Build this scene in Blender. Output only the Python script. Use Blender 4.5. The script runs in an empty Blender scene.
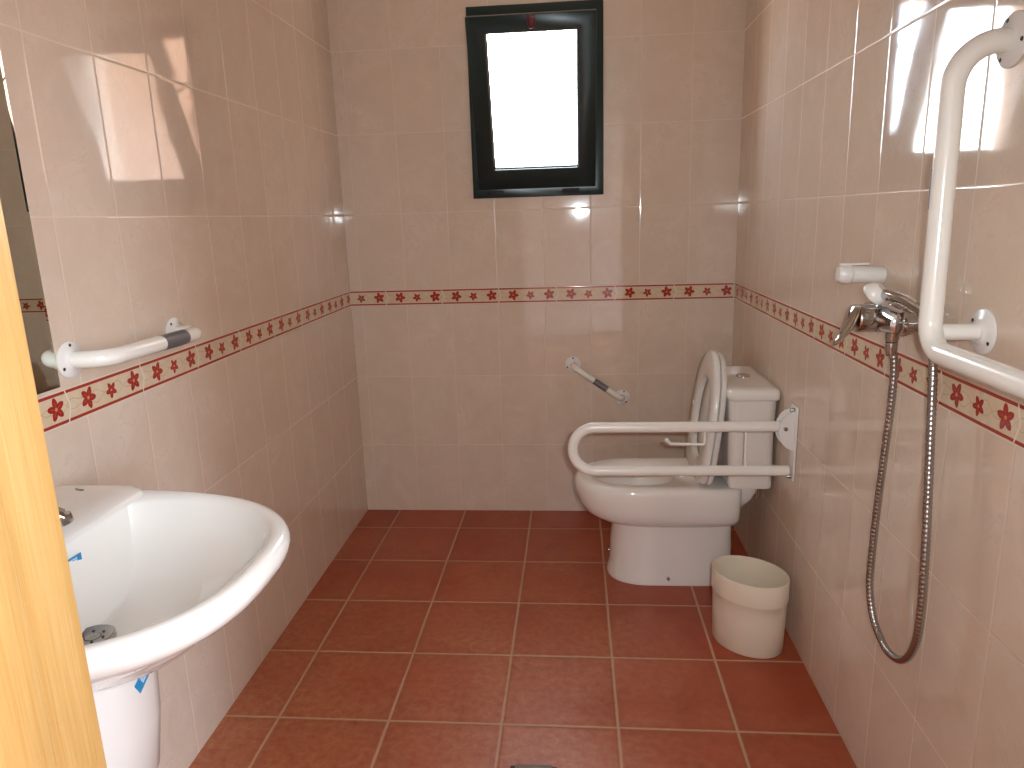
import bpy, bmesh, math, random
from mathutils import Vector, Matrix
random.seed(4)
PI = math.pi
C = bpy.context.scene.collection
W = 1.642          # room width
CEIL = 2.46
FRONT = -2.58      # inner face of the wall with the doorway
BZ0, BZ1 = 0.957, 1.022   # decorative border strip
TOI_Y = -0.553

# ------------------------------------------------------------------ helpers
def lin(r, g, b):
    f = lambda c: (c/255/12.92) if c/255 <= .04045 else ((c/255+.055)/1.055)**2.4
    return (f(r), f(g), f(b), 1.0)

def finish(bm, name, mat, parent=None, smooth=40):
    bmesh.ops.remove_doubles(bm, verts=bm.verts, dist=1e-6)
    bmesh.ops.recalc_face_normals(bm, faces=bm.faces)
    me = bpy.data.meshes.new(name)
    bm.to_mesh(me); bm.free()
    me.materials.append(mat)
    if smooth:
        for p in me.polygons: p.use_smooth = True
        me.set_sharp_from_angle(angle=math.radians(smooth))
    o = bpy.data.objects.new(name, me)
    C.objects.link(o)
    if parent is not None:
        L = Vector((0, 0, 0)); q = parent
        while q: L += q.location; q = q.parent
        me.transform(Matrix.Translation(-L))
        o.parent = parent
    return o

def thing(name, loc, label, cat, group=None):
    o = bpy.data.objects.new(name, None)
    o.empty_display_size = .05
    o.location = loc
    C.objects.link(o)
    o['label'] = label; o['category'] = cat
    if group: o['group'] = group
    return o

def struct(o):
    o['kind'] = 'structure'
    return o

def box(bm, lo, hi, bevel=0, seg=2):
    t = bmesh.new()
    bmesh.ops.create_cube(t, size=1)
    for v in t.verts:
        v.co = Vector([lo[i] + (v.co[i]+.5)*(hi[i]-lo[i]) for i in range(3)])
    if bevel:
        bmesh.ops.bevel(t, geom=list(t.edges), offset=bevel, segments=seg, profile=.5, affect='EDGES')
    merge(bm, t)

def merge(bm, t, M=None):
    me = bpy.data.meshes.new('tmp'); t.to_mesh(me); t.free()
    if M is not None: me.transform(M)
    bm.from_mesh(me); bpy.data.meshes.remove(me)

def loft(bm, loops, cap0=True, cap1=True):
    vs = [[bm.verts.new(p) for p in l] for l in loops]
    n = len(vs[0])
    for a, b in zip(vs, vs[1:]):
        for i in range(n):
            bm.faces.new((a[i], a[(i+1) % n], b[(i+1) % n], b[i]))
    if cap0: bm.faces.new(vs[0][::-1])
    if cap1: bm.faces.new(vs[-1])
    return vs

def frame(d):
    d = Vector(d).normalized()
    a = Vector((0, 0, 1)) if abs(d.z) < .9 else Vector((1, 0, 0))
    u = d.cross(a).normalized()
    return u, d.cross(u).normalized(), d

def lathe(bm, prof, origin, axis=(0, 0, 1), seg=32):
    """prof: (radius, distance along axis)"""
    u, v, d = frame(axis); o = Vector(origin)
    loops = [[o + d*h + (u*math.cos(2*PI*k/seg) + v*math.sin(2*PI*k/seg))*max(r, 1e-4) for k in range(seg)] for r, h in prof]
    loft(bm, loops)

def fillet(pts, rads, n=10):
    """polyline with rounded corners"""
    P = [Vector(p) for p in pts]
    out = [P[0]]
    for i in range(1, len(P)-1):
        a = (P[i-1]-P[i]).normalized(); b = (P[i+1]-P[i]).normalized()
        ang = a.angle(b); r = rads[i-1]
        if r <= 0 or ang > PI-.01:
            out.append(P[i]); continue
        t = r/math.tan(ang/2)
        c = P[i] + (a+b).normalized()*(r/math.sin(ang/2))
        s, e = P[i]+a*t-c, P[i]+b*t-c
        tot = s.angle(e); ax = s.cross(e).normalized()
        for k in range(n+1):
            out.append(c + Matrix.Rotation(tot*k/n, 3, ax) @ s)
    out.append(P[-1])
    return out

def tube(bm, pts, r, seg=20, rad=None):
    P = [Vector(p) for p in pts]
    n = len(P)
    T = [((P[min(i+1, n-1)]-P[max(i-1, 0)])).normalized() for i in range(n)]
    u, v, _ = frame(T[0])
    loops = []
    for i in range(n):
        if i:
            q = T[i-1].rotation_difference(T[i])
            u = q @ u; u = (u - T[i]*u.dot(T[i])).normalized()
        v = T[i].cross(u)
        rr = rad(i) if rad else r
        loops.append([P[i] + (u*math.cos(2*PI*k/seg) + v*math.sin(2*PI*k/seg))*rr for k in range(seg)])
    loft(bm, loops)

def catmull(pts, step):
    P = [Vector(p) for p in pts]
    P = [P[0]*2-P[1]] + P + [P[-1]*2-P[-2]]
    dense = []
    for i in range(1, len(P)-2):
        p0, p1, p2, p3 = P[i-1:i+3]
        for k in range(60):
            t = k/60
            dense.append(.5*((2*p1) + (p2-p0)*t + (2*p0-5*p1+4*p2-p3)*t*t + (3*p1-p0-3*p2+p3)*t**3))
    dense.append(P[-2])
    out = [dense[0]]; acc = 0
    for a, b in zip(dense, dense[1:]):
        L = (b-a).length; s = 0
        while acc + (L-s) >= step:
            s += step-acc; out.append(a.lerp(b, s/L)); acc = 0
        acc += L-s
    return out

def sup(c, e):
    return math.copysign(abs(c)**(2/e), c)

def dloop(xf, xr, yc, hw, z, ef=2.2, er=5, xc=None, n=64):
    """plan outline: round at the front (small x), squarish at the rear"""
    if xc is None: xc = xf + hw*1.25
    out = []
    for k in range(n):
        t = 2*PI*k/n; c, s = math.cos(t), math.sin(t)
        e = er if c > 0 else ef
        x = xc + (xr-xc)*sup(c, e) if c > 0 else xc + (xc-xf)*sup(c, e)
        out.append(Vector((x, yc + hw*sup(s, e), z)))
    return out

def rrect(x0, x1, y0, y1, z, r, n=6):
    out = []
    for (cx, cy, a0) in ((x1-r, y1-r, 0), (x0+r, y1-r, 90), (x0+r, y0+r, 180), (x1-r, y0+r, 270)):
        for k in range(n+1):
            a = math.radians(a0 + 90*k/n)
            out.append(Vector((cx + r*math.cos(a), cy + r*math.sin(a), z)))
    return out

# ------------------------------------------------------------------ node maths
class G:
    def __init__(s, nt, sock): s.nt, s.s = nt, sock
    def op(s, o, *a, clamp=False):
        n = s.nt.nodes.new('ShaderNodeMath'); n.operation = o; n.use_clamp = clamp
        for i, x in enumerate((s,)+a):
            if isinstance(x, G): s.nt.links.new(x.s, n.inputs[i])
            else: n.inputs[i].default_value = x
        return G(s.nt, n.outputs[0])
    def __add__(s, o): return s.op('ADD', o)
    __radd__ = __add__
    def __sub__(s, o): return s.op('SUBTRACT', o)
    def __rsub__(s, o): return (s*-1)+o
    def __mul__(s, o): return s.op('MULTIPLY', o)
    __rmul__ = __mul__
    def __truediv__(s, o): return s.op('DIVIDE', o)
    def abs(s): return s.op('ABSOLUTE')
    def fract(s): return s.op('FRACT')
    def floor(s): return s.op('FLOOR')
    def min(s, o): return s.op('MINIMUM', o)
    def max(s, o): return s.op('MAXIMUM', o)
    def gt(s, o): return s.op('GREATER_THAN', o)
    def lt(s, o): return s.op('LESS_THAN', o)
    def sat(s): return s.op('ADD', 0.0, clamp=True)
    def sin(s): return s.op('SINE')
    def cos(s): return s.op('COSINE')
    def sqrt(s): return s.op('SQRT')

def new_mat(name):
    m = bpy.data.materials.new(name); m.use_nodes = True
    nt = m.node_tree
    return m, nt, nt.nodes['Principled BSDF']

def mixc(nt, fac, a, b, mode='MIX'):
    n = nt.nodes.new('ShaderNodeMix'); n.data_type = 'RGBA'; n.blend_type = mode
    for sock, x in ((n.inputs[0], fac), (n.inputs[6], a), (n.inputs[7], b)):
        if isinstance(x, G): nt.links.new(x.s, sock)
        elif hasattr(x, 'is_linked'): nt.links.new(x, sock)
        else: sock.default_value = x
    return n.outputs[2]

def noise(nt, vec, scale, detail=3, dist=0, rough=.5, out='Fac'):
    n = nt.nodes.new('ShaderNodeTexNoise')
    n.inputs['Scale'].default_value = scale; n.inputs['Detail'].default_value = detail
    n.inputs['Distortion'].default_value = dist; n.inputs['Roughness'].default_value = rough
    if vec is not None: nt.links.new(vec, n.inputs['Vector'])
    return G(nt, n.outputs[out]) if out == 'Fac' else n.outputs[out]

def combine(nt, x, y, z=0.0):
    n = nt.nodes.new('ShaderNodeCombineXYZ')
    for i, q in enumerate((x, y, z)):
        if isinstance(q, G): nt.links.new(q.s, n.inputs[i])
        else: n.inputs[i].default_value = q
    return n.outputs[0]

def coords(nt):
    tc = nt.nodes.new('ShaderNodeTexCoord')
    sx = nt.nodes.new('ShaderNodeSeparateXYZ')
    nt.links.new(tc.outputs['Object'], sx.inputs[0])
    return tc.outputs['Object'], [G(nt, sx.outputs[i]) for i in range(3)]

def wnoise(nt, vec):
    n = nt.nodes.new('ShaderNodeTexWhiteNoise'); n.noise_dimensions = '3D'
    nt.links.new(vec, n.inputs['Vector'])
    return G(nt, n.outputs['Value'])

def set_bump(nt, bsdf, h, strength=1, dist=1.0):
    b = nt.nodes.new('ShaderNodeBump')
    b.inputs['Strength'].default_value = strength; b.inputs['Distance'].default_value = dist
    nt.links.new(h.s, b.inputs['Height']); nt.links.new(b.outputs[0], bsdf.inputs['Normal'])

def wall_tile(name, axis, sign, tw, phase, bl, bphase, gc=(226, 206, 186)):
    """glazed marbled 20 x 32 wall tiles with a painted flower border"""
    m, nt, bs = new_mat(name)
    vec, xyz = coords(nt)
    u = xyz[axis]*sign; v = xyz[2]
    up = v.gt(BZ1)
    wl = v/.319; wu = (v-BZ1)/.3225+3
    w = wl + (wu-wl)*up
    tu = (u-phase)/tw
    fu, fw = tu.fract(), w.fract()
    d = (fu.min(1-fu)*tw).min(fw.min(1-fw)*.32)
    inb = v.gt(BZ0)*v.lt(BZ1)
    # border distance to its own edges
    vb = ((v-BZ0).abs()).min((v-BZ1).abs())
    d = (d*(1-inb)+inb*1.0).min(vb)
    grout = ((.0019-d)/.0007).sat()
    rnd = wnoise(nt, combine(nt, tu.floor()+7.5, w.floor()+3.5, float(axis)+sign))
    # marble: each tile carries its own piece of pattern
    sh = nt.nodes.new('ShaderNodeVectorMath'); sh.operation = 'ADD'
    nt.links.new(vec, sh.inputs[0]); nt.links.new(combine(nt, rnd*9, rnd*17, rnd*5), sh.inputs[1])
    mv = sh.outputs[0]
    n1 = noise(nt, mv, 7, 5, 1.2, .55)
    n2 = noise(nt, mv, 9, 4, 2.2, .6)
    vein = (1-((n2-.5).abs()/.022)).sat()*((n1-.42)*4).sat()
    col = mixc(nt, ((n1-.3)*2.2).sat(), lin(216, 196, 176), lin(226, 209, 191))
    col = mixc(nt, vein*.24, col, lin(170, 132, 112))
    col = mixc(nt, rnd*.14, col, lin(207, 185, 164))
    # ---- border
    t = (v-BZ0)/(BZ1-BZ0)
    tb = (u-bphase)/bl
    px = tb.fract()*bl
    py = (t-.5)*(BZ1-BZ0)
    line = (t.lt(.115)+t.gt(.885)).sat()
    shift = (1-(2*t-1).abs())*.011
    seam = ((px-shift).abs().lt(.0016)).max((px-shift-bl).abs().lt(.0016))
    bcol = mixc(nt, ((noise(nt, vec, 40, 3)-.35)*2).sat(), lin(214, 190, 160), lin(226, 206, 180))
    vine_y = ((tb*4*PI).sin()*.011 + (tb*10*PI).sin()*.004)
    vine = ((py-vine_y).abs().lt(.0012)).max((py+vine_y*.8).abs().lt(.0009))
    bcol = mixc(nt, vine*.45, bcol, lin(178, 142, 100))
    for fx, fy, R, rot in ((.26, .001, .0225, .5), (.56, -.001, .0175, 2.2), (.885, .001, .0225, 3.9)):
        dx, dy = px-fx*bl, py-fy
        r = (dx*dx+dy*dy).sqrt()
        th = dy.op('ARCTAN2', dx)
        k5 = (th*5+rot).cos()
        wob = (th*10+rot*2).cos()*.05
        edge = (.46+wob*.6+(k5*.5+.5).sqrt()*.54)*R
        f = r.lt(edge)
        ray = (k5.gt(.93))*r.lt(R*.62)*r.gt(R*.12)
        bcol = mixc(nt, f, bcol, lin(158, 42, 34))
        bcol = mixc(nt, f*ray*.75, bcol, lin(196, 92, 66))
        bcol = mixc(nt, r.lt(R*.16), bcol, lin(212, 140, 96))
    bcol = mixc(nt, line, bcol, lin(160, 52, 40))
    bcol = mixc(nt, seam, bcol, lin(232, 220, 206))
    col = mixc(nt, inb, col, bcol)
    col = mixc(nt, grout, col, lin(*gc))
    nt.links.new(col, bs.inputs['Base Color'])
    rough = grout*.35+.045+n1*.02
    nt.links.new(rough.s, bs.inputs['Roughness'])
    bs.inputs['IOR'].default_value = 1.55
    # relief: cushioned tile edges, slightly uneven laying, faint waviness
    hgt = (d/.0042).sat().sqrt()*.00055 + (rnd-.5)*(fu-.5)*.0009*(1-inb) + (wnoise(nt, combine(nt, tu.floor()-4.5, w.floor()+9.5, 2.0))-.5)*(fw-.5)*.0009*(1-inb)
    hgt = hgt + noise(nt, vec, 9, 1)*.0005
    set_bump(nt, bs, hgt, 1.0, 1.0)
    return m

def floor_tile(name):
    m, nt, bs = new_mat(name)
    vec, xyz = coords(nt)
    T = .3075
    tx, ty = (xyz[0]-.1551)/T, (xyz[1]+.1933)/T
    fx, fy = tx.fract(), ty.fract()
    wav = (noise(nt, vec, 60, 2)-.5)*.0016
    d = (fx.min(1-fx)*T).min(fy.min(1-fy)*T)+wav
    grout = ((.0042-d)/.001).sat()
    rnd = wnoise(nt, combine(nt, tx.floor()+.5, ty.floor()+.5, 1.0))
    n1 = noise(nt, vec, 7, 5, .6, .6); n2 = noise(nt, vec, 42, 4, 0, .65)
    col = mixc(nt, ((n1-.32)*2.6).sat(), lin(158, 70, 42), lin(174, 86, 54))
    col = mixc(nt, ((n2-.5)*2.2).sat()*.5, col, lin(184, 102, 70))
    col = mixc(nt, rnd*.5, col, lin(150, 58, 32))
    edge = (1-d/.03).sat()
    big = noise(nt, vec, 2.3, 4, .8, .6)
    pale_near = (((xyz[1]*-.55-.12)-(xyz[0]-.95).max(0.0)*1.1+(big-.5)*1.5).sat())*((n2-.25)*2).sat()  # paler towards the doorway, fading on the right, broken up by noise
    col = mixc(nt, pale_near*.75, col, lin(198, 152, 110))
    col = mixc(nt, edge*.25, col, lin(144, 60, 36))
    gcol = mixc(nt, n2, lin(176, 140, 110), lin(196, 160, 130))
    col = mixc(nt, grout, col, gcol)
    nt.links.new(col, bs.inputs['Base Color'])
    nt.links.new((grout*.4+.36+n2*.08).s, bs.inputs['Roughness'])
    set_bump(nt, bs, (d/.008).sat()*.0016+n2*.0004+n1*.0012, .8, 1.0)
    return m

def simple(name, col, rough=.3, metal=0, bump=None, coat=0, var=.03):
    m, nt, bs = new_mat(name)
    vec, xyz = coords(nt)
    n = noise(nt, vec, 14, 3)
    c2 = tuple(max(0, c*(1-var*3)) for c in col[:3])+(1,)
    nt.links.new(mixc(nt, n, col, c2), bs.inputs['Base Color'])
    bs.inputs['Roughness'].default_value = rough
    bs.inputs['Metallic'].default_value = metal
    if coat:
        bs.inputs['Coat Weight'].default_value = coat; bs.inputs['Coat Roughness'].default_value = .04
    if bump: set_bump(nt, bs, noise(nt, vec, bump[0], 2)*bump[1])
    return m

def wood(name):
    m, nt, bs = new_mat(name)
    vec, xyz = coords(nt)
    st = combine(nt, xyz[0]*26, xyz[1]*26, xyz[2]*1.1)
    n1 = noise(nt, st, 2.2, 5, .7, .6); n2 = noise(nt, combine(nt, xyz[0]*150, xyz[1]*150, xyz[2]*5), 2, 3)
    col = mixc(nt, ((n1-.3)*2.4).sat(), lin(196, 152, 86), lin(214, 176, 114))
    col = mixc(nt, ((n2-.5)*3).sat()*.5, col, lin(182, 136, 74))
    nt.links.new(col, bs.inputs['Base Color'])
    bs.inputs['Roughness'].default_value = .38
    set_bump(nt, bs, n2*.0003)
    return m

def frosted(name):
    m = bpy.data.materials.new(name); m.use_nodes = True
    nt = m.node_tree; nt.nodes.clear()
    out = nt.nodes.new('ShaderNodeOutputMaterial')
    vec, xyz = coords(nt)
    tl = nt.nodes.new('ShaderNodeBsdfTranslucent'); tl.inputs[0].default_value = (.93, .92, .90, 1)
    tr = nt.nodes.new('ShaderNodeBsdfTransparent'); tr.inputs[0].default_value = (.95, .92, .87, 1)
    gl = nt.nodes.new('ShaderNodeBsdfGlossy'); gl.inputs['Roughness'].default_value = .12
    m1 = nt.nodes.new('ShaderNodeMixShader'); m2 = nt.nodes.new('ShaderNodeMixShader')
    f = noise(nt, vec, 120, 2)
    nt.links.new((f*.06+.88).s, m1.inputs[0])
    nt.links.new(tl.outputs[0], m1.inputs[1]); nt.links.new(tr.outputs[0], m1.inputs[2])
    m2.inputs[0].default_value = .05
    nt.links.new(m1.outputs[0], m2.inputs[1]); nt.links.new(gl.outputs[0], m2.inputs[2])
    nt.links.new(m2.outputs[0], out.inputs[0])
    return m

M = dict(
    back=wall_tile('glazed_tile_back', 0, 1, .2, .0472, .247, .156, (224, 205, 188)),
    left=wall_tile('glazed_tile_left', 1, 1, .1955, 0.0, .245, -1.811),
    right=wall_tile('glazed_tile_right', 1, -1, .1965, 0.0, .235, 1.724),
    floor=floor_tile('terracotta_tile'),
    plaster=simple('white_plaster', lin(240, 240, 238), .8, bump=(60, .0006)),
    peach=simple('peach_render', lin(124, 92, 68), .85, bump=(40, .002)),
    ceramic=simple('white_ceramic', lin(238, 233, 226), .09, coat=.6, var=.006),
    plastic=simple('white_plastic', lin(234, 231, 226), .25, var=.006),
    seat=simple('seat_plastic', lin(232, 228, 222), .18, var=.006),
    enamel=simple('white_enamel_tube', lin(240, 236, 228), .2, coat=.3, var=.006),
    cream=simple('cream_bin_plastic', lin(236, 223, 202), .38, var=.01),
    chrome=simple('chrome', (.52, .51, .50, 1), .1, 1),
    satin=simple('satin_steel', (.42, .41, .40, 1), .27, 1),
    green=simple('dark_green_aluminium', lin(22, 42, 42), .28, .15),
    black=simple('dark_gasket', lin(18, 18, 18), .6),
    red=simple('dark_red_latch', lin(92, 14, 18), .4),
    blue=simple('blue_label', lin(40, 140, 190), .4),
    white=simple('white_ink', lin(225, 232, 236), .5),
    grey=simple('grey_label', lin(128, 126, 130), .45, .3, var=.12),
    dark=simple('dark_slot', lin(40, 36, 34), .6),
    wood=wood('oak_varnish'),
    glass=frosted('frosted_glass'),
)
m, nt, bs = new_mat('mirror_silver')
vec, xyz = coords(nt)
bs.inputs['Metallic'].default_value = 1; bs.inputs['Roughness'].default_value = .015
nt.links.new(mixc(nt, noise(nt, vec, 3, 2), (.70, .745, .70, 1), (.72, .765, .72, 1)), bs.inputs['Base Color'])
M['mirror'] = m
m, nt, bs = new_mat('mirror_glass_edge')
bs.inputs['Base Color'].default_value = (.45, .6, .52, 1); bs.inputs['Roughness'].default_value = .08
M['edge'] = m

# ------------------------------------------------------------------ setting
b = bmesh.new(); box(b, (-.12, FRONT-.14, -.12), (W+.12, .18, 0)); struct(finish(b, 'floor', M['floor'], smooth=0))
b = bmesh.new(); box(b, (-.12, FRONT-.14, CEIL), (W+.12, .18, CEIL+.12)); struct(finish(b, 'ceiling', M['plaster'], smooth=0))
b = bmesh.new(); box(b, (-.12, FRONT, 0), (0, 0, CEIL)); struct(finish(b, 'wall_left', M['left'], smooth=0))
b = bmesh.new(); box(b, (W, FRONT, 0), (W+.12, 0, CEIL)); struct(finish(b, 'wall_right', M['right'], smooth=0))
# back wall with the window opening
WX0, WX1, WZ0, WZ1 = .585, 1.075, 1.42, 2.10
b = bmesh.new()
for lo, hi in (((-.12, 0, 0), (WX0, .18, CEIL)), ((WX1, 0, 0), (W+.12, .18, CEIL)),
               ((WX0, 0, 0), (WX1, .18, WZ0)), ((WX0, 0, WZ1), (WX1, .18, CEIL))):
    box(b, lo, hi)
struct(finish(b, 'wall_back', M['back'], smooth=0))
# wall with the doorway the photographer stands in
DX0, DX1, DZ = .541, 1.40, 2.06
b = bmesh.new()
for lo, hi in (((-.12, FRONT-.14, 0), (DX0, FRONT, CEIL)), ((DX1, FRONT-.14, 0), (W+.12, FRONT, CEIL)),
               ((DX0, FRONT-.14, DZ), (DX1, FRONT, CEIL))):
    box(b, lo, hi)
struct(finish(b, 'wall_front', M['back'], smooth=0))
# added unseen landing: walls dim the doorway, right-hand gap steers sky light inside
LX0, LX1, LY = -.7, 2.75, FRONT-2.3
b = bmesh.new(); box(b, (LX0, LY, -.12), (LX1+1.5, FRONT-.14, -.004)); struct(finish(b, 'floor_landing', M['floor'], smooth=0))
b = bmesh.new(); box(b, (LX0, LY-.12, -.12), (LX1, LY, CEIL+.1)); struct(finish(b, 'wall_landing_added', M['plaster'], smooth=0))
b = bmesh.new(); box(b, (LX0-.12, LY-.12, -.12), (LX0, FRONT, CEIL+.1)); struct(finish(b, 'wall_landing_left_added', M['plaster'], smooth=0))
OY0, OY1 = -4.28, -3.77
b = bmesh.new(); box(b, (LX1-.12, LY, 0), (LX1, OY0, CEIL+.1)); box(b, (LX1-.12, OY1, 0), (LX1, FRONT, CEIL+.1)); struct(finish(b, 'wall_landing_right_added', M['plaster'], smooth=0))
b = bmesh.new(); box(b, (LX0-.12, LY-.12, CEIL+.1), (LX1, FRONT-.0, CEIL+.22)); struct(finish(b, 'ceiling_landing_added', M['plaster'], smooth=0))
b = bmesh.new()
box(b, (LX0-.12, FRONT-.14, 0), (-.12, FRONT, CEIL+.1)); box(b, (W+.12, FRONT-.14, 0), (LX1, FRONT, CEIL+.1)); box(b, (-.12, FRONT-.14, CEIL), (W+.12, FRONT, CEIL+.1))
struct(finish(b, 'wall_facade_added', M['plaster'], smooth=0))

# neighbouring peach rendered house seen slantwise past the tilted sash
b = bmesh.new(); box(b, (1.45, 2.2, -.5), (6.0, 2.6, 5.5)); struct(finish(b, 'wall_neighbour', M['peach'], smooth=0))
# door frame: jambs with a stop bead, casings
dr = thing('door_1', ((DX0+DX1)/2, FRONT-.07, 0), 'honey-coloured varnished wooden door frame around the doorway in the left foreground', 'door frame')
struct(dr)
for s, x in ((1, DX0), (-1, DX1)):
    b = bmesh.new()
    xa, xb = sorted((x, x+s*.03))
    box(b, (xa, FRONT-.15, 0), (xb, FRONT+.008, DZ-.03), .003)
    finish(b, 'jamb', M['wood'], dr)
    b = bmesh.new()
    xa, xb = sorted((x+s*.018, x-s*.07))
    box(b, (xa, FRONT, 0), (xb, FRONT+.016, DZ+.055), .005, 3)
    finish(b, 'casing', M['wood'], dr)
    b = bmesh.new()
    xa, xb = sorted((x+s*.03, x+s*.042))
    box(b, (xa, FRONT-.10, 0), (xb, FRONT-.055, DZ-.03), .003)
    finish(b, 'door_stop', M['wood'], dr)
b = bmesh.new(); box(b, (DX0, FRONT-.15, DZ-.03), (DX1, FRONT+.008, DZ), .003); finish(b, 'head_jamb', M['wood'], dr)

# ------------------------------------------------------------------ window: fixed frame, sash tilted into the room
def ring_frame(bm, x0, x1, z0, z1, y0, y1, w, bevel=.003):
    """mitred rectangular frame"""
    wl, wr, wb, wt = w if isinstance(w, tuple) else (w,)*4
    prof = [(0, y0), (0, y1), (1, y1), (1, y0)]
    corners = [(x0, z0, wl, wb), (x1, z0, -wr, wb), (x1, z1, -wr, -wt), (x0, z1, wl, -wt)]
    t = bmesh.new()
    L = [[t.verts.new((cx+sx*i, y, cz+sz*i)) for i, y in prof] for cx, cz, sx, sz in corners]
    for a in range(4):
        A, B = L[a], L[(a+1) % 4]
        for k in range(4):
            t.faces.new((A[k], A[(k+1) % 4], B[(k+1) % 4], B[k]))
    bmesh.ops.recalc_face_normals(t, faces=t.faces)
    ed = [e for e in t.edges if e.calc_face_angle(0) > .5]
    bmesh.ops.bevel(t, geom=ed, offset=bevel, segments=2, profile=.5, affect='EDGES')
    merge(bm, t)

wn = thing('window_1', (.83, 0, 1.395), 'small dark green window with frosted pane tilted into the room', 'window')
struct(wn)
b = bmesh.new()
ring_frame(b, .561, 1.099, 1.395, 2.126, -.012, .055, .046)
finish(b, 'window_frame', M['green'], wn)
# sash built closed, then tilted about its bottom edge
SX0, SX1, SZ0, SZ1 = .588, 1.066, 1.434, 2.074
piv = Vector((0, -.010, SZ0)); TILT = math.radians(20.0)
RT = Matrix.Translation(piv) @ Matrix.Rotation(TILT, 4, 'X') @ Matrix.Translation(-piv)
b = bmesh.new(); t = bmesh.new()
ring_frame(t, SX0, SX1, SZ0, SZ1, -.030, .012, (.070, .070, .080, .058))
merge(b, t, RT)
sash = finish(b, 'sash', M['green'], wn)
b = bmesh.new(); t = bmesh.new()
ring_frame(t, SX0+.064, SX1-.064, SZ0+.074, SZ1-.052, -.016, .0, .010, .001)
merge(b, t, RT); finish(b, 'gasket', M['black'], sash)
b = bmesh.new(); t = bmesh.new()
box(t, (SX0+.066, -.010, SZ0+.076), (SX1-.066, -.004, SZ1-.054))
merge(b, t, RT); finish(b, 'pane', M['glass'], sash, smooth=0)
b = bmesh.new(); t = bmesh.new()
box(t, (.815, -.046, SZ1-.042), (.845, -.028, SZ1-.002), .004)
box(t, (.824, -.060, SZ1-.046), (.836, -.044, SZ1-.010), .004)
merge(b, t, RT); finish(b, 'latch', M['red'], sash)
for x in (.655, .965):
    b = bmesh.new(); box(b, (x-.034, -.026, 1.405), (x+.034, -.008, 1.424), .003); finish(b, 'hinge', M['black'], wn)
    b = bmesh.new()
for x in (SX0+.012, SX1-.012):
    e = RT @ Vector((x, .012, SZ0+.42))
    b = bmesh.new(); tube(b, [(x, .03, SZ0+.50), e], .0035, 8); finish(b, 'stay_arm', M['satin'], wn)

# ------------------------------------------------------------------ mirror
mr = thing('mirror', (0, -2.15, 1.03), 'tall frameless wall mirror with polished edge beside the white grab bar', 'mirror')
b = bmesh.new(); box(b, (.0005, -2.49, 1.031), (.0045, -1.824, 2.03)); finish(b, 'glass_edge', M['edge'], mr, smooth=0)
b = bmesh.new()
o_, i_ = [], []
for y, z in ((-2.49, 1.031), (-1.824, 1.031), (-1.824, 2.03), (-2.49, 2.03)):
    cy, cz = -2.157, 1.53
    o_.append(Vector((.0046, y, z))); i_.append(Vector((.0058, y+math.copysign(.007, cy-y), z+math.copysign(.007, cz-z))))
loft(b, [o_, i_], False, True)
finish(b, 'mirror_face', M['mirror'], mr, smooth=0)

# ------------------------------------------------------------------ washbasin
SY = -2.145
sk = thing('washbasin', (0, SY, .36), 'white ceramic wall-mounted washbasin on a half pedestal', 'washbasin')
def sink_outer(s, z, n=96):
    out = []
    for k in range(n):
        t = 2*PI*k/n
        x = .10 + .430*s*sup(math.cos(t), 2.6); y = SY + .285*s*sup(math.sin(t), 2.6)
        out.append(Vector((max(x, .002), y, z)))
    return out
def sink_inner(s, z, cx=.31, n=96):
    out = []
    for k in range(n):
        t = 2*PI*k/n
        x0 = .10 + .396*sup(math.cos(t), 2.6)
        x = .166 + .02*math.log(1+math.exp((x0-.166)/.02))
        y = SY + .266*sup(math.sin(t), 2.6)*(1-.15*math.exp(-((x-.166)/.045)))
        out.append(Vector((cx+(x-cx)*s, SY+(y-SY)*s, z)))
    return out
b = bmesh.new()
loops = [sink_outer(.42, .672), sink_outer(.58, .700), sink_outer(.74, .738), sink_outer(.86, .770), sink_outer(.93, .788), sink_outer(.965, .797),
         sink_outer(.985, .806), sink_outer(.997, .816), sink_outer(1.0, .824), sink_outer(.996, .832), sink_outer(.986, .8385), sink_outer(.972, .8425), sink_outer(.955, .8435), sink_outer(.938, .842)]
loops += [sink_inner(.995, .838), sink_inner(.98, .831), sink_inner(.955, .815),
          sink_inner(.92, .795), sink_inner(.86, .772, .305), sink_inner(.76, .749, .296), sink_inner(.66, .728, .284), sink_inner(.54, .714, .268),
          sink_inner(.38, .7075, .252), [Vector((.235+.030*math.cos(2*PI*k/96), SY+.030*math.sin(2*PI*k/96), .706)) for k in range(96)]]
loft(b, loops)
finish(b, 'basin', M['ceramic'], sk, 70)
# raised tap ledge along the wall
b = bmesh.new()
def ledge(g, z):
    return rrect(.0015, .180-g, SY-.281+g*.6, SY+.281-g*.6, z, .03)
loft(b, [ledge(0, .839), ledge(.001, .844), ledge(.006, .849), ledge(.016, .8535), ledge(.030, .8565), ledge(.045, .858)])
finish(b, 'tap_ledge', M['ceramic'], sk, 60)
b = bmesh.new()
def ped(z, xf, hw, n=48):
    out = []
    for k in range(n):
        t = 2*PI*k/n
        x = .05+(xf-.05)*sup(math.cos(t), 2.6) if math.cos(t) > 0 else .05+.05*sup(math.cos(t), 6)
        out.append(Vector((max(.001, x), SY+hw*sup(math.sin(t), 2.6), z)))
    return out
loft(b, [ped(.352, .10, .06), ped(.356, .18, .09), ped(.372, .232, .108), ped(.40, .262, .120), ped(.45, .283, .127), ped(.55, .298, .132), ped(.64, .303, .136), ped(.690, .306, .138)])
finish(b, 'pedestal', M['ceramic'], sk, 60)
b = bmesh.new()
lathe(b, [(.012, .7065), (.012, .7125), (.020, .713), (.029, .7155), (.0315, .714), (.032, .7065)], (.235, SY, 0))
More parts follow.
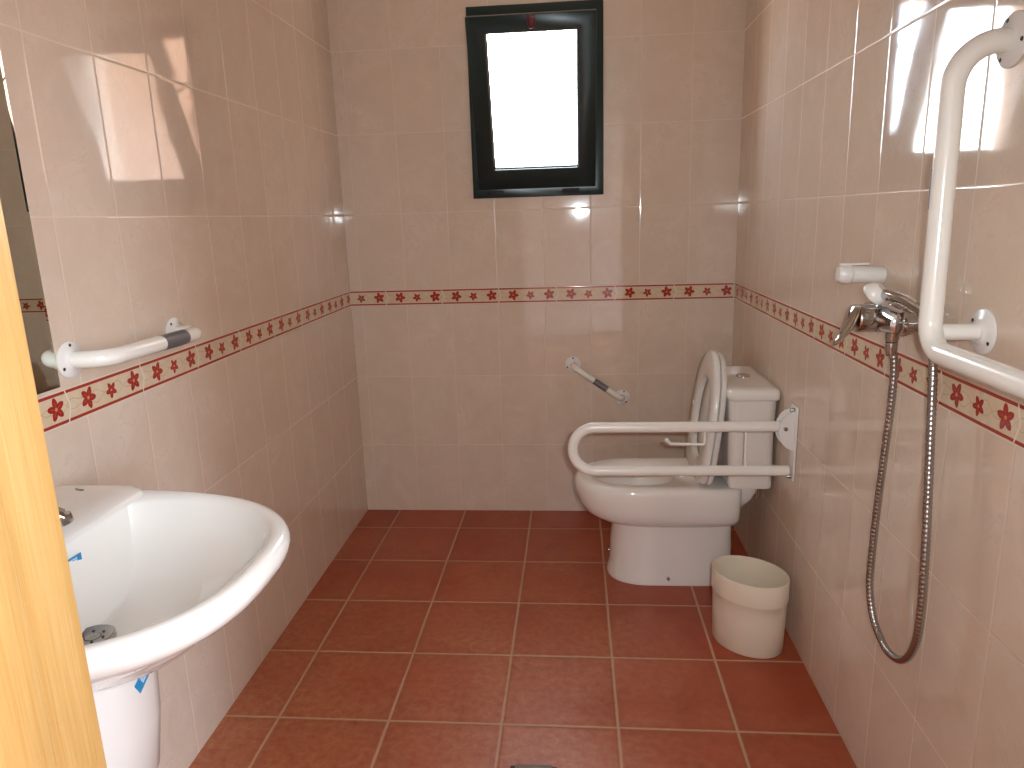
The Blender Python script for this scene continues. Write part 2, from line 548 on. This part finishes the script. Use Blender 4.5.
lathe(b, [(.001, .7068), (.011, .7068), (.011, .7130), (.001, .7140)], (.235, SY, 0), seg=16)
dn = finish(b, 'drain_ring', M['satin'], sk)
b = bmesh.new()
for k in range(6):
    a = PI*k/3
    c = Vector((.235+.0165*math.cos(a), SY+.0165*math.sin(a), 0))
    box(b, (c.x-.0015, c.y-.0015, .7125), (c.x+.0015, c.y+.0015, .7141))
finish(b, 'drain_slots', M['dark'], dn, smooth=0)
# overflow hole plate and maker's mark
b = bmesh.new(); tube(b, [(.062, -1.905, .8587), (.070, -1.911, .8590), (.082, -1.913, .8587)], .0016, 6); finish(b, 'printed_mark', M['grey'], sk)

def decal(parent, name, center, ex, ey, w, h):
    """thin paper label: ex along its length, ey across"""
    c, ex, ey = Vector(center), Vector(ex).normalized(), Vector(ey).normalized()
    nrm = ex.cross(ey).normalized()
    def slab(x0, x1, y0, y1, t):
        q = bmesh.new(); L = []
        for d in (0, t):
            L.append([c+ex*x+ey*y+nrm*d for x, y in ((x0, y0), (x1, y0), (x1, y1), (x0, y1))])
        loft(q, L); return q
    o = finish(slab(-w/2, w/2, -h/2, h/2, .0006), name, M['blue'], parent, 0)
    b = bmesh.new()
    for y0, y1 in ((-.20, -.08), (.05, .14), (.25, .33)):
        q = slab(-w*.18, w*.42, h*y0, h*y1, .0010); merge(b, q)
    finish(b, 'label_print', M['white'], o, 0)

# ------------------------------------------------------------------ basin tap
tp = thing('basin_tap', (.085, SY, .8575), 'chrome lever tap on the deck of the washbasin, mostly behind the doorpost', 'tap')
TD = Vector((.80, .60, 0))
tpos = lambda d, z: Vector((.085, SY, z)) + TD*d
b = bmesh.new()
lathe(b, [(.026, .8575), (.026, .863), (.022, .867), (.021, .925), (.019, .932)], (.085, SY, 0))
finish(b, 'body', M['chrome'], tp)
b = bmesh.new()
tube(b, catmull([tpos(.005, .888), tpos(.045, .897), tpos(.085, .893), tpos(.108, .880)], .008), .0125, 16)
lathe(b, [(.0125, 0), (.013, .004), (.012, .014), (.008, .016)], tpos(.106, .884), (TD.x*.25, TD.y*.25, -1))
finish(b, 'spout', M['chrome'], tp)
b = bmesh.new()
lathe(b, [(.021, .929), (.021, .948), (.014, .956), (.004, .958)], (.085, SY, 0))
tube(b, [tpos(.005, .948), tpos(.035, .956), tpos(.07, .962)], .006, 10)
finish(b, 'lever', M['chrome'], tp)

# ------------------------------------------------------------------ grab bars
def flange(parent, center, axis, R=.037, mat='plastic', screws=3, rot=.5, th=.006, cap=.024):
    b = bmesh.new(); c = Vector(center)
    lathe(b, [(R, .0008), (R, th*.55), (R-.003, th), (cap, th+.001), (cap-.004, th+.004), (.018, th+.006)], c, axis, 36)
    f = finish(b, 'flange', M[mat], parent)
    u, v, d = frame(axis)
    for k in range(screws):
        a = rot+2*PI*k/screws
        p = c + (u*math.cos(a)+v*math.sin(a))*(R*.79) + d*(th-.0008)
        b = bmesh.new(); lathe(b, [(.0036, 0), (.0036, .0012), (.0026, .0022)], p, axis, 12)
        finish(b, 'screw', M['satin' if mat != 'plastic' else 'dark'], f)
    return f
def sticker(parent, p0, p1, r, a0, a1, toward):
    """label wrapped round part of a tube"""
    p0, p1 = Vector(p0), Vector(p1); d = (p1-p0).normalized()
    u = (Vector(toward)-d*Vector(toward).dot(d)).normalized(); v = d.cross(u)
    b = bmesh.new(); L = []
    for rr in (r+.0003, r+.0008):
        pass
    n = 14
    ring = lambda rr, p: [p+(u*math.cos(a0+(a1-a0)*k/n)+v*math.sin(a0+(a1-a0)*k/n))*rr for k in range(n+1)]
    def loop(p): return ring(r-.001, p)+ring(r+.0007, p)[::-1]
    loft(b, [loop(p0), loop(p1)])
    return finish(b, 'label_strip', M['grey'], parent)

# bar on the left wall
gl = thing('grab_bar', (0, -1.594, 1.072), 'short white horizontal grab bar on left wall beside the mirror', 'grab bar')
ya, yb, za, zb, off = -1.783, -1.410, 1.075, 1.069, .072
flange(gl, (0, ya, za), (1, 0, 0), .036); flange(gl, (0, yb, zb), (1, 0, 0), .036, rot=1.2)
b = bmesh.new()
tube(b, fillet([(.004, ya, za), (off, ya+.004, za), (off, yb-.004, zb), (.004, yb, zb)], [.045, .045], 12), .0168, 24)
tb_ = finish(b, 'tube', M['enamel'], gl)
sticker(gl, (off, -1.590, 1.0718), (off, -1.495, 1.0703), .0168, -1.5, 1.5, (1, -1, .4))

# bar on the back wall
gb = thing('grab_bar', (1.072, 0, .61), 'short white diagonal grab bar on the back wall left of the toilet', 'grab bar')
pa, pb, off = Vector((.966, 0, .685)), Vector((1.178, 0, .535)), Vector((0, -.055, 0))
flange(gb, pa, (0, -1, 0), .034); flange(gb, pb, (0, -1, 0), .034, rot=.2)
b = bmesh.new()
dd = (pb-pa).normalized()*.006
tube(b, fillet([pa, pa+off+dd, pb+off-dd, pb], [.03, .03], 10), .0135, 20)
finish(b, 'tube', M['enamel'], gb)
q0, q1 = pa.lerp(pb, .42)+off, pa.lerp(pb, .68)+off
sticker(gb, q0, q1, .0135, -1.3, 1.3, (0, -1, .3))

# L-shaped bar on the right wall
gr = thing('grab_bar', (W, -1.84, 1.0), 'large white L-shaped grab bar on right wall over the shower tap', 'grab bar')
X = W-.085; r = .0178
T0, B0 = Vector((W, -1.832, 1.556)), Vector((W, -1.846, 1.112))
b = bmesh.new()
tube(b, fillet([T0+Vector((-.003, 0, 0)), (X, -1.836, 1.556), (X, -1.846, 1.085), (X, -2.42, 1.085), (W-.003, -2.42, 1.085)], [.068, .05, .06], 16), r, 28)
finish(b, 'tube', M['enamel'], gr)
flange(gr, T0, (-1, 0, 0), .040, rot=.9); flange(gr, B0, (-1, 0, 0), .038, rot=2.6, screws=2); flange(gr, (W, -2.42, 1.085), (-1, 0, 0), .038)
b = bmesh.new(); tube(b, [B0+Vector((-.003, 0, 0)), (X+.004, -1.846, 1.112)], .0135, 20); finish(b, 'stub', M['enamel'], gr)
sticker(gr, (X, -1.8385, 1.372), (X, -1.8405, 1.31), r, -.2, 1.6, (-1, .3, 0))

# fold-down rail beside the toilet
FY = -.905
fr = thing('folding_rail', (W, FY, .60), 'white fold-down toilet support rail hinged on the right wall', 'support rail')
b = bmesh.new(); box(b, (W-.008, FY-.030, .500), (W-.0005, FY+.030, .735), .003); finish(b, 'wall_plate', M['plastic'], fr)
b = bmesh.new()
rr = .0165; zu, zl = .669, .526
tube(b, fillet([(1.600, FY, zu), (.965, FY, zu), (.965, FY, zl), (1.630, FY, zl)], [(zu-zl)/2-.0005, (zu-zl)/2-.0005], 16), rr, 24)
finish(b, 'tube', M['enamel'], fr)
for s in (-1, 1):
    b = bmesh.new(); y = FY+s*.021
    prof = [(1.640, .722)]+[(1.640-.052*math.sin(PI*k/20), .660+.062*math.cos(PI*k/20)) for k in range(21)]+[(1.640, .598)]
    loft(b, [[Vector((x, y-.002, z)) for x, z in prof], [Vector((x, y+.002, z)) for x, z in prof]])
    finish(b, 'hinge_cheek', M['plastic'], fr)
b = bmesh.new(); lathe(b, [(.006, -.03), (.006, .03)], (1.607, FY, .668), (0, 1, 0), 14); finish(b, 'hinge_pin', M['satin'], fr)
for z in (.512, .722, .742):
    b = bmesh.new(); lathe(b, [(.007, 0), (.007, .005), (.004, .013)], (W-.008, FY-.012, min(z, .724)), (-1, 0, 0), 12); finish(b, 'bolt', M['satin'], fr)
b = bmesh.new(); tube(b, [(1.497, FY, zu), (1.497, FY, zl)], .0042, 10); finish(b, 'cross_rod', M['enamel'], fr)
b = bmesh.new(); tube(b, fillet([(1.372, FY-.006, zu), (1.372, FY-.006, .614), (1.268, FY-.006, .616), (1.257, FY-.006, .628)], [.008, .006], 6), .0045, 10)
lathe(b, [(.001, -.007), (.006, -.004), (.007, 0), (.006, .004), (.001, .007)], (1.256, FY-.006, .628), (-1, 0, 1), 12)
finish(b, 'paper_holder', M['enamel'], fr)

# ------------------------------------------------------------------ toilet
to = thing('toilet', (1.3, TOI_Y, 0), 'white close-coupled toilet with lid and seat raised against the cistern', 'toilet')
Y = TOI_Y
b = bmesh.new()
P = lambda xf, xr, hw, z, **k: dloop(xf, xr, Y, hw, z, **k)
loft(b, [P(1.11, 1.540, .110, .222), P(1.075, 1.541, .133, .236, er=7), P(1.03, 1.543, .156, .247, er=8), P(1.0, 1.545, .169, .268, er=9), P(.979, 1.546, .176, .303, er=9),
         P(.969, 1.547, .180, .342, er=9), P(.969, 1.547, .181, .366, er=9), P(.974, 1.546, .178, .380, er=9), P(.983, 1.543, .172, .3875, er=9), P(.995, 1.538, .163, .390, er=9),
         dloop(1.034, 1.335, Y, .124, .389, 2.1, 2.6, 1.19), dloop(1.039, 1.330, Y, .119, .383, 2.1, 2.6, 1.19), dloop(1.044, 1.325, Y, .115, .363, 2.1, 2.6, 1.19),
         dloop(1.07, 1.31, Y, .098, .315, 2.1, 2.6, 1.19), dloop(1.11, 1.27, Y, .07, .265, 2.1, 2.4, 1.19), dloop(1.14, 1.24, Y, .04, .235, 2, 2, 1.19)])
bowl = finish(b, 'bowl', M['ceramic'], to, 60)
b = bmesh.new(); lathe(b, [(.001, 0), (.058, 0), (.058, .001), (.001, .001)], (1.19, Y, .255), (0, 0, 1), 32); 
m, nt, bs = new_mat('toilet_water'); bs.inputs['Base Color'].default_value = (.75, .80, .80, 1); bs.inputs['Roughness'].default_value = .02
bs.inputs['Transmission Weight'].default_value = .6; bs.inputs['IOR'].default_value = 1.33
finish(b, 'water', m, bowl)
b = bmesh.new()
loft(b, [P(1.088, 1.532, .120, .0, er=6), P(1.086, 1.534, .122, .012, er=6), P(1.092, 1.533, .118, .028, er=6), P(1.098, 1.531, .115, .06, er=6), P(1.100, 1.534, .113, .14, er=6), P(1.106, 1.530, .114, .20, er=6), P(1.10, 1.53, .118, .245, er=6)])
finish(b, 'pedestal', M['ceramic'], to, 60)
b = bmesh.new()
loft(b, [rrect(1.53, 1.560, Y-.10, Y+.10, .295, .012), rrect(1.53, 1.585, Y-.125, Y+.125, .335, .02), rrect(1.53, 1.602, Y-.135, Y+.135, .370, .025), rrect(1.50, 1.612, Y-.14, Y+.14, .396, .025)])
finish(b, 'cistern_shelf', M['ceramic'], to, 60)
# cistern
b = bmesh.new()
loft(b, [rrect(1.498, 1.625, Y-.176, Y+.176, .3965, .02), rrect(1.490, 1.632, Y-.186, Y+.186, .400, .024), rrect(1.487, 1.633, Y-.189, Y+.189, .412, .026),
         rrect(1.484, 1.632, Y-.190, Y+.190, .56, .03), rrect(1.480, 1.634, Y-.195, Y+.193, .709, .03)])
cis = finish(b, 'cistern', M['ceramic'], to, 50)
b = bmesh.new()
loft(b, [rrect(1.476, 1.6395, Y-.202, Y+.202, .7095, .022), rrect(1.472, 1.641, Y-.207, Y+.207, .715, .025), rrect(1.472, 1.641, Y-.207, Y+.207, .732, .025),
         rrect(1.475, 1.639, Y-.204, Y+.204, .741, .024), rrect(1.484, 1.632, Y-.194, Y+.194, .746, .02), rrect(1.505, 1.61, Y-.165, Y+.165, .748, .02)])
clid = finish(b, 'cistern_lid', M['ceramic'], to, 60)
b = bmesh.new(); lathe(b, [(.024, .7475), (.024, .751), (.021, .754), (.012, .7535), (.001, .753)], (1.563, Y, 0)); finish(b, 'flush_button', M['chrome'], clid)
# seat ring and lid, swung up
HX, HZ = 1.394, .388
lean = math.atan2(.120, 1)
MS = Matrix.Translation((HX, Y, HZ)) @ Matrix.Rotation(lean, 4, 'Y')
def seatloop(grow, x, n=72, hole=False):
    out = []
    for k in range(n):
        t = 2*PI*k/n; c, s = math.cos(t), math.sin(t)
        if hole: z, yy = .215 + (.145+grow)*sup(c, 2.2), (.116+grow)*sup(s, 2.2)
        else:
            e = 2.25 if c > 0 else 6
            z = .20 + ((.235 if c > 0 else .195)+grow)*sup(c, e) + (.018 if c > 0 else 0)*max(c, 0); yy = (.184+grow)*sup(s, e)
        out.append(Vector((x, yy, z)))
    return out
b = bmesh.new(); t = bmesh.new()
vs = [seatloop(0, .018), seatloop(0, .006), seatloop(-.004, .001), seatloop(-.012, -.002), seatloop(.012, -.002, hole=True), seatloop(.003, .001, hole=True), seatloop(0, .006, hole=True), seatloop(0, .018, hole=True), seatloop(0, .018)]
loft(t, vs, False, False); merge(b, t, MS); ring = finish(b, 'seat_ring', M['seat'], to, 50)
for y, z in ((-.15, .23), (.15, .23)):
    b = bmesh.new(); t = bmesh.new(); lathe(t, [(.009, 0), (.009, .003), (.006, .004)], (-.002, y, z), (-1, 0, 0), 14); merge(b, t, MS); finish(b, 'bumper', M['plastic'], ring)
b = bmesh.new(); t = bmesh.new()
loft(t, [seatloop(-.006, .0215), seatloop(.001, .024), seatloop(.002, .034), seatloop(-.002, .040), seatloop(-.012, .0435), seatloop(-.06, .0455), seatloop(-.13, .0465)])
merge(b, t, MS); lidp = finish(b, 'seat_lid', M['seat'], to, 50)
for s in (-1, 1):
    b = bmesh.new(); y = Y+s*.085
    lathe(b, [(.011, -.022), (.011, .022)], (HX+.018, y, HZ+.006), (0, 1, 0), 16)
    box(b, (HX+.004, y-.013, .3885), (HX+.034, y+.013, HZ+.006), .004)
    finish(b, 'hinge', M['plastic'], to)
for p, ax in (((1.302, Y-.1185, .028), (0, -1, .1)), ((1.0985, Y-.045, .105), (-1, -.3, 0))):
    b = bmesh.new(); lathe(b, [(.007, 0), (.007, .005), (.004, .011)], p, ax, 14); finish(b, 'fixing_bolt', M['chrome'], to)
b = bmesh.new()
lathe(b, [(.008, 0), (.008, .012), (.011, .013), (.011, .026), (.007, .027), (.007, .05)], (1.596, Y-.150, .355), (0, 0, 1), 16)
finish(b, 'inlet_valve', M['chrome'], to)

# ------------------------------------------------------------------ waste bin
bc = Vector((1.503, -1.008, 0))
bn = thing('waste_bin', bc, 'open oval cream plastic waste bin standing in front of the toilet', 'bin')
def oval(s, z, g=0, n=64):
    out = []; R = Matrix.Rotation(math.radians(-42), 3, 'Z')
    for k in range(n):
        t = 2*PI*k/n
        out.append(bc + R @ Vector(((.116*s+g)*math.cos(t), (.090*s+g)*math.sin(t), 0)) + Vector((0, 0, z)))
    return out
H = .238
b = bmesh.new()
loft(b, [oval(.93, 0), oval(.955, .003), oval(.985, .12), oval(.995, .1645), oval(1.018, .167), oval(1.025, .171), oval(1.03, H-.003), oval(1.02, H), oval(1.005, H), oval(1.0, H-.004), oval(.96, .12), oval(.93, .006)])
finish(b, 'body', M['cream'], bn, 45)

# ------------------------------------------------------------------ shower fittings
mx = thing('shower_mixer', (W, -1.60, 1.10), 'chrome single-lever shower mixer on right wall behind the L-shaped bar', 'tap')
MX, MZ = W-.055, 1.10
b = bmesh.new()
lathe(b, [(.015, -.085), (.023, -.08), (.025, -.03), (.027, -.012), (.027, .012), (.025, .03), (.023, .08), (.015, .085)], (MX, -1.60, MZ), (0, 1, 0), 28)
lathe(b, [(.013, 0), (.013, .02), (.011, .028)], (MX+.002, -1.635, MZ-.012), (0, 0, -1), 18)
finish(b, 'body', M['chrome'], mx)
b = bmesh.new()
lathe(b, [(.026, .0), (.027, .012), (.027, .020), (.0255, .021), (.0255, .023), (.028, .024), (.028, .052), (.026, .056), (.015, .058)], (MX, -1.60, MZ), (-1, 0, 0.03), 32)
finish(b, 'cartridge', M['chrome'], mx)
b = bmesh.new()
L = []
for cx, cz, wd, th, tilt in ((.052, .027, .016, .003, .1), (.058, .024, .024, .006, .2), (.062, .010, .028, .009, .35), (.068, -.008, .026, .009, .6), (.076, -.026, .020, .007, .65),
                             (.085, -.040, .015, .005, .7), (.093, -.049, .011, .004, .7), (.096, -.052, .006, .002, .7)):
    c = Vector((MX-cx, -1.60, MZ+cz)); nd = Vector((-math.cos(tilt), 0, -math.sin(tilt)*-1))
    L.append([c+Vector((0, wd*math.cos(a), 0))+nd*(th*math.sin(a)) for a in [2*PI*j/20 for j in range(20)]])
loft(b, L); finish(b, 'lever', M['chrome'], mx)
for y in (-1.525, -1.675):
    b = bmesh.new()
    lathe(b, [(.032, .0008), (.031, .006), (.022, .014), (.015, .018), (.015, .034), (.018, .035), (.018, .052), (.014, .056)], (W, y, MZ), (-1, 0, 0), 32)
    finish(b, 'wall_union', M['chrome'], mx)
# hose
hs = thing('shower_hose', (W-.04, -1.70, .43), 'flexible corrugated steel shower hose hanging in a loop on the right wall', 'hose')
HXs = W-.042
pts = [(MX+.002, -1.635, 1.046), (HXs-.003, -1.636, 1.015), (HXs, -1.632, .93), (HXs, -1.623, .833), (HXs, -1.612, .70), (HXs, -1.608, .582), (HXs, -1.612, .520), (HXs+.004, -1.632, .462), (HXs+.008, -1.672, .431),
       (HXs+.008, -1.712, .428), (HXs+.008, -1.760, .446), (HXs+.006, -1.800, .49), (HXs+.004, -1.822, .56), (HXs, -1.824, .691), (HXs, -1.812, .80), (HXs, -1.800, .892), (HXs, -1.786, 1.0), (HXs, -1.779, 1.052), (HXs-.003, -1.782, 1.114)]
path = catmull(pts, .0022)
b = bmesh.new()
tube(b, path, .0075, 14, rad=lambda i: (.0080, .0077, .0070, .0077)[i % 4])
hose = finish(b, 'hose_tube', M['satin'], hs, 0)
for p in hose.data.polygons: p.use_smooth = True
for p, ax in (((MX+.002, -1.635, 1.0595), (0, 0, -1)), ((HXs-.003, -1.7815, 1.088), (0, -.06, 1))):
    b = bmesh.new(); lathe(b, [(.0095, 0), (.0115, .002), (.0115, .018), (.0085, .028)], p, ax, 18); finish(b, 'end_nut', M['chrome'], hs)
# hand shower lying on the mixer
hd = thing('hand_shower', (1.56, -1.66, 1.14), 'white and chrome hand shower resting on top of the shower mixer', 'shower head')
a, c = Vector((1.576, -1.615, 1.149)), Vector((HXs-.003, -1.783, 1.122))
b = bmesh.new()
tube(b, catmull([a, a.lerp(c, .35)+Vector((0, 0, .006)), a.lerp(c, .75)+Vector((0, 0, .003)), c], .006), .0105, 18)
finish(b, 'handle', M['chrome'], hd)
b = bmesh.new()
ax = Vector((-.45, .35, -.55))
lathe(b, [(.012, -.018), (.019, -.012), (.024, -.003), (.0245, .004), (.022, .008), (.001, .009)], a+Vector((-.012, .016, .000)), ax, 28)
finish(b, 'head', M['plastic'], hd)
# empty holder peg above
hp = thing('shower_holder', (W, -1.443, 1.171), 'empty white plastic shower holder peg on right wall above the mixer', 'holder')
b = bmesh.new()
o = Vector((W, -1.443, 1.171)); ax = Vector((-1, 0, .05))
lathe(b, [(.0175, .0008), (.0185, .003), (.0185, .066), (.0165, .068)], o, ax, 28)
peg = finish(b, 'peg', M['plastic'], hp)
b = bmesh.new()
lathe(b, [(.014, .066), (.014, .070), (.0195, .0705), (.0205, .074), (.0200, .090), (.015, .097), (.004, .0985)], o, ax, 28)
box(b, (W-.094, -1.450, 1.194), (W-.032, -1.436, 1.1985), .002)
finish(b, 'swivel_cap', M['plastic'], hp)

# ------------------------------------------------------------------ floor drain
fd = thing('floor_drain', (.863, -1.635, 0), 'small square pale metal floor drain grate at the bottom edge', 'drain')
b = bmesh.new(); box(b, (.806, -1.685, .0003), (.920, -1.5705, .0018)); finish(b, 'surround', M['dark'], fd, 0)
b = bmesh.new(); box(b, (.817, -1.680, .0012), (.909, -1.568, .0055), .0015)
gt = finish(b, 'grate', M['satin'], fd)
b = bmesh.new()
for i in range(5):
    for j in range(5):
        lathe(b, [(.0045, 0), (.0045, .0004)], (.831+.016*i, -1.658+.016*j, .0054), (0, 0, 1), 10)
finish(b, 'holes', M['dark'], gt, 0)

# stickers on the basin: one in the bowl, one on the pedestal
decal(sk, 'sticker', (.1745, -2.079, .806), (-.08, -1, .0), (0, 0, -1), .030, .013)
decal(sk, 'sticker', (.3030, -2.140, .642), (.0, 1, .55), (0, -.55, 1), .044, .022)

# ------------------------------------------------------------------ light
w = bpy.data.worlds.new('sky'); bpy.context.scene.world = w; w.use_nodes = True
nt = w.node_tree; bg = nt.nodes['Background']
geo = nt.nodes.new('ShaderNodeTexCoord'); sx = nt.nodes.new('ShaderNodeSeparateXYZ')
nt.links.new(geo.outputs['Generated'], sx.inputs[0])
el = G(nt, sx.outputs[2])
skyc = mixc(nt, (el*2).sat(), (.84, .96, 1.08, 1), (.76, .94, 1.18, 1))
skyc = mixc(nt, (el*-12).sat(), skyc, (.42, .30, .22, 1))
nt.links.new(skyc, bg.inputs['Color'])
bg.inputs['Strength'].default_value = 36.0
def area(name, loc, rot, sx, sy):
    l = bpy.data.lights.new(name, 'AREA'); l.shape = 'RECTANGLE'; l.size = sx; l.size_y = sy; l.cycles.is_portal = True
    o = bpy.data.objects.new(name, l); o.location = loc; o.rotation_euler = rot; C.objects.link(o)
area('landing_portal', (LX1+.02, (OY0+OY1)/2, (CEIL+.1)/2), (0, PI/2, 0), CEIL+.1, OY1-OY0)
area('window_portal', (.83, .19, (WZ0+WZ1)/2), (-PI/2, 0, 0), WX1-WX0, WZ1-WZ0)

# ------------------------------------------------------------------ camera (fitted to the tile grid)
cam = bpy.data.cameras.new('camera'); co = bpy.data.objects.new('camera', cam); C.objects.link(co)
Rv, Uv, Fv = Vector((0.99606967, 0.08316302, -0.03048152)), Vector((0.01058833, 0.22987124, 0.97316345)), Vector((-0.08793803, 0.96966135, -0.22808722))
mt = Matrix((( Rv.x, Uv.x, -Fv.x), (Rv.y, Uv.y, -Fv.y), (Rv.z, Uv.z, -Fv.z))).to_4x4()
mt.translation = Vector((0.97477424, -3.06496322, 1.31926242))
co.matrix_world = mt
cam.sensor_width = 36; cam.lens = 715.6566*36/1024; cam.clip_start = .01
bpy.context.scene.camera = co
# the camera's own flash
fl = bpy.data.lights.new('camera_flash', 'SPOT'); fl.energy = 51; fl.shadow_soft_size = .012; fl.spot_size = math.radians(104); fl.spot_blend = 1.0
fl.color = (.90, 1.0, 1.05)
fo = bpy.data.objects.new('camera_flash', fl); C.objects.link(fo)
fm = mt.copy(); fm.translation = mt.translation + Rv*.055 + Uv*.035
fo.matrix_world = fm

sc = bpy.context.scene
sc.view_settings.view_transform = 'Standard'; sc.view_settings.look = 'None'
sc.view_settings.gamma = 1; sc.view_settings.use_curve_mapping = False
sc.view_settings.exposure = 0.02
sc.cycles.use_denoising = True
sc.cycles.max_bounces = 10; sc.cycles.diffuse_bounces = 5; sc.cycles.glossy_bounces = 5; sc.cycles.transparent_max_bounces = 12
sc.cycles.sample_clamp_indirect = 6
